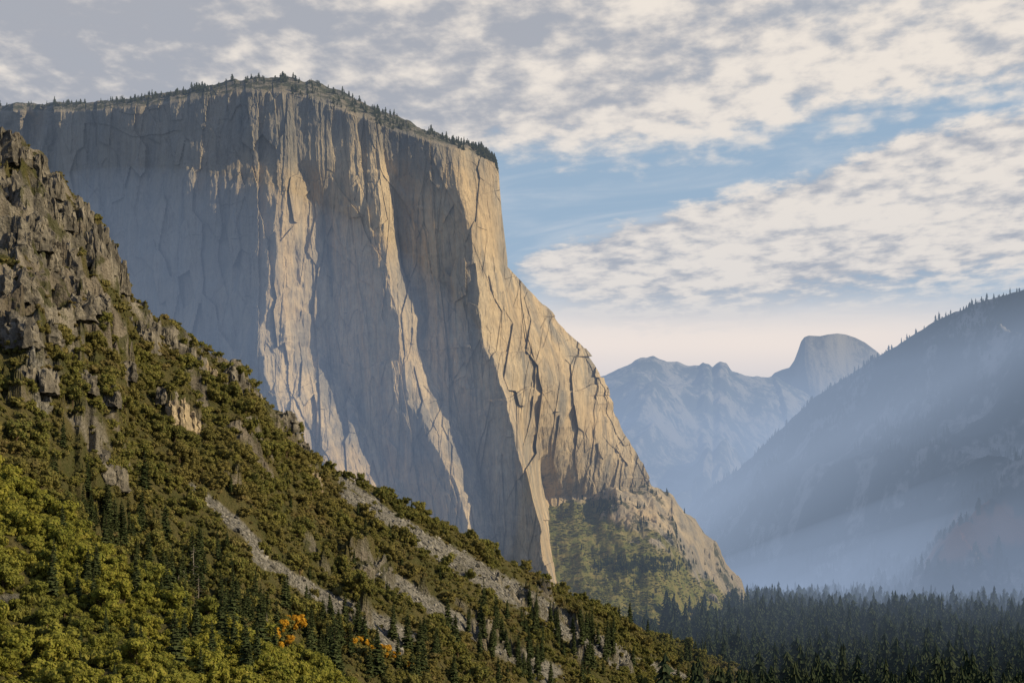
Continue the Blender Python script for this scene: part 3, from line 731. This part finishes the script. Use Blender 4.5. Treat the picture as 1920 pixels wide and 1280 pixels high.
# ------------------------------------------------ haze
def haze(name,me,sigma,Linf,label):
    mt=bpy.data.materials.new(name); mt.use_nodes=True; nt=mt.node_tree; nt.nodes.clear()
    out=nt.nodes.new('ShaderNodeOutputMaterial'); ab=nt.nodes.new('ShaderNodeVolumeAbsorption'); em=nt.nodes.new('ShaderNodeEmission'); ad=nt.nodes.new('ShaderNodeAddShader')
    ab.inputs['Color'].default_value=(0,0,0,1); ab.inputs['Density'].default_value=sigma
    em.inputs['Color'].default_value=(*Linf,1); em.inputs['Strength'].default_value=sigma  # volume glows by itself, standing in for light scattered by haze
    nt.links.new(ab.outputs[0],ad.inputs[0]); nt.links.new(em.outputs[0],ad.inputs[1]); nt.links.new(ad.outputs[0],out.inputs['Volume'])
    o=add(name,me,mt); tag(o,label,"haze","stuff"); return o
def boxm(name,x0,x1,y0,y1,z0,z1):
    v=[(x0,y0,z0),(x0,y1,z0),(x1,y1,z0),(x1,y0,z0),(x0,y0,z1),(x0,y1,z1),(x1,y1,z1),(x1,y0,z1)]
    me=bpy.data.meshes.new(name); me.from_pydata(v,[],[(0,1,2,3),(7,6,5,4),(0,4,5,1),(1,5,6,2),(2,6,7,3),(3,7,4,0)]); me.update(); return me
def cone(name,cx,cy,rx,ry,z0,ax,ay,az,n=96):
    th=np.arange(n)/n*2*math.pi
    v=np.concatenate([np.stack([cx+rx*np.cos(th),cy+ry*np.sin(th),np.full(n,z0)],1),[[ax,ay,az]]])
    f=[[k,(k+1)%n,n] for k in range(n)]+[list(range(n))[::-1]]
    return build(name,v,f)
haze("valley_haze",boxm("valley_haze",-3000,4500,1900,9900,-400,960),1/11000.,(.36,.46,.62),"thin blue morning haze filling the valley")
haze("morning_mist",boxm("morning_mist",-700,4400,4050,9800,-390,700),1/3300.,(.295,.39,.56),"brighter morning mist lying deep in the valley")
v,f=ico(5)
me=build("hanging_mist",v*np.array([540,420,430])+np.array([-520,2350,150]),f.tolist()); haze("hanging_mist",me,1/4500.,(.36,.49,.74),"blue mist hanging before the cliff")
for nm_,a_ in (("low_mist",(1500,4500,1500,1350,-160,1900,4700,520)),("low_mist",(1700,4300,1700,1500,-160,2500,4700,760)),("low_mist",(2000,4500,1500,1900,-160,2900,4900,1000)),("low_mist",(1400,3900,1600,1300,-170,1700,4500,300))):
    haze(nm_,cone(nm_,*a_),1/7500.,(.38,.49,.70),"soft pale mist low over the valley forest")
from mathutils import Vector
S_=Vector((math.cos(SUN_EL)*math.sin(SUN_AZ),math.cos(SUN_EL)*math.cos(SUN_AZ),math.sin(SUN_EL)))
def beam(p0,L,hw,hy,sg):  # light shafts shaped as glowing prisms along the sun direction
    a=np.array(S_); up=np.cross(a,[0,1,0]); up/=np.linalg.norm(up); sd_=np.cross(up,a); c=np.array(p0,float); VV=[]
    for e in (0,-1):
        k=1 if e==0 else 1.5
        for p,q in ((hw,0),(0,hy),(-hw,0),(0,-hy)): VV.append(c+a*e*L+up*p*k+sd_*q*k)
    haze("glowing_mist",build("glowing_mist",np.array(VV),[[3,2,1,0],[4,5,6,7],[0,1,5,4],[1,2,6,5],[2,3,7,6],[3,0,4,7]]),sg,(.46,.56,.74),"soft slanting light shaft made of self-glowing mist")
for hw in (190,125,60): beam((1700,4300,800),1900,hw,hw*3.2,1/10500.)
for hw in (150,80): beam((1900,4300,500),2000,hw,hw*3.2,1/11000.)

# ------------------------------------------------ sun, world, camera
sd=bpy.data.lights.new("sun",'SUN'); sd.energy=5.0; sd.angle=math.radians(.5); sd.color=(1,.80,.45)
so=bpy.data.objects.new("sun",sd); COL.objects.link(so)
so.rotation_euler=S_.to_track_quat('Z','Y').to_euler()
w=bpy.data.worlds.new("World"); scn.world=w; w.use_nodes=True; nt=w.node_tree; bg=nt.nodes['Background']; bg.inputs['Strength'].default_value=.1
t=NT(nt)
sky=t.new('ShaderNodeTexSky'); sky.sky_type='NISHITA'; sky.sun_disc=False; sky.sun_elevation=SUN_EL; sky.sun_rotation=SUN_AZ; sky.altitude=1300
g=t.new('ShaderNodeTexCoord').outputs['Generated']
sx=t.new('ShaderNodeSeparateXYZ'); t.l.new(g,sx.inputs[0]); X_,Y_,Z_=sx.outputs
ys=t.m('MAXIMUM',Y_,.08); u=t.m('DIVIDE',X_,ys); v=t.m('DIVIDE',Z_,ys)
zp=t.m('ADD',t.m('MAXIMUM',Z_,0.),.06)
cx=t.new('ShaderNodeCombineXYZ'); t.l.new(t.m('DIVIDE',X_,zp),cx.inputs[0]); t.l.new(t.m('MULTIPLY',t.m('DIVIDE',Y_,zp),.62),cx.inputs[1])
q=t.map(cx.outputs[0],(.95,1.1,1),(0,0,.30))
nL=t.noise(q,1.9,3,.5,.2); nM=t.noise(q,5,3,.5,.1); nP=t.noise(q,15,3,.45,.1); nP2=t.noise(q,38,4,.6,.1)
def uv(p): return [((a-960)/F,(HZ-b_)/F) for a,b_ in p]
LO,HI=-.35,.35
bup=t.curve(u,LO,HI,[(LO,.15)]+[(-.1,.2)]+uv([(930,290),(1080,290),(1250,280),(1400,258),(1600,215),(1760,192),(1920,175)])+[(HI,.30)])
btop=t.curve(u,LO,HI,[(LO,.10),(-.02,.15)]+uv([(960,500),(1100,436),(1250,388),(1500,320),(1700,243),(1850,205),(1920,195)])+[(HI,.30)])
bbot=t.curve(u,LO,HI,[(LO,.19),(-.02,.19)]+uv([(960,510),(1050,565),(1150,592),(1300,592),(1600,562),(1920,532)])+[(HI,.18)])
def cen(x,k): return t.m('MULTIPLY',t.m('SUBTRACT',x,.5),k)
dn=t.m('ADD',t.m('ADD',cen(nL,.03),cen(nM,.03)),t.m('ADD',cen(nP,.05),cen(nP2,.02)))
mu=t.ss(t.m('ADD',t.m('SUBTRACT',v,bup),dn),-.014,.018)
mb=t.m('MULTIPLY',t.ss(t.m('ADD',t.m('SUBTRACT',btop,v),t.m('MULTIPLY',dn,.5)),-.003,.008),t.ss(t.m('ADD',t.m('SUBTRACT',v,bbot),t.m('MULTIPLY',dn,.6)),-.012,.016))
cm=t.m('MAXIMUM',mu,mb)
skyc=t.mix(.6,sky.outputs[0],(4.0,5.5,6.9))
cir=t.noise(t.map(q,(1,2.5,1)),2.2,6,.6,.8)
skyc=t.mix(t.ss(cir,.46,.75,0,.45),skyc,(7.0,7.2,7.4))
hor=t.ss(v,.185,.138)
skyc=t.mix(hor,skyc,(13.8,11.0,8.3))
br=t.m('ADD',cen(nP,.68),cen(nP2,.30)); br=t.m('ADD',br,t.m('ADD',cen(nM,.42),cen(nL,.55)))
br=t.m('ADD',br,t.ss(u,-.22,.22,-.07,.06))
br=t.m('SUBTRACT',br,t.m('MULTIPLY',t.ss(v,.25,.33),t.ss(u,.22,.02,.0,.05)))
br=t.m('ADD',br,t.m('MULTIPLY',mb,.02))
gap=t.ss(t.m('ADD',t.m('ADD',cen(nP,.7),cen(nM,.5)),cen(nP2,.3)),-.15,.03)
gmin=t.m('MAXIMUM',t.ss(u,-.05,.2,.97,.84),t.m('MULTIPLY',mb,.95))
cm=t.m('MULTIPLY',cm,t.m('ADD',gmin,t.m('MULTIPLY',gap,t.m('SUBTRACT',1.,gmin))))
cc=t.mix(t.ss(br,-.17,.16),(4.0,4.1,4.5),(8.9,8.05,7.1))
fin=t.mix(cm,skyc,cc)
# unseen sky overhead and behind is darkened and cooled to cut ambient fill
away=t.m('MAXIMUM',t.ss(Z_,.36,.62),t.ss(Y_,.55,.1))
fin=t.mix(t.m('MULTIPLY',away,.92),fin,t.mix(.5,sky.outputs[0],(2.0,2.6,3.8)))
t.l.new(fin,bg.inputs['Color'])
cam=bpy.data.cameras.new("camera"); co_=bpy.data.objects.new("camera",cam); COL.objects.link(co_)
cam.sensor_width=36; cam.lens=36*F/1920; cam.shift_y=440/1920; co_.rotation_euler=(math.radians(90),0,0); cam.clip_start=1; cam.clip_end=90000
scn.camera=co_
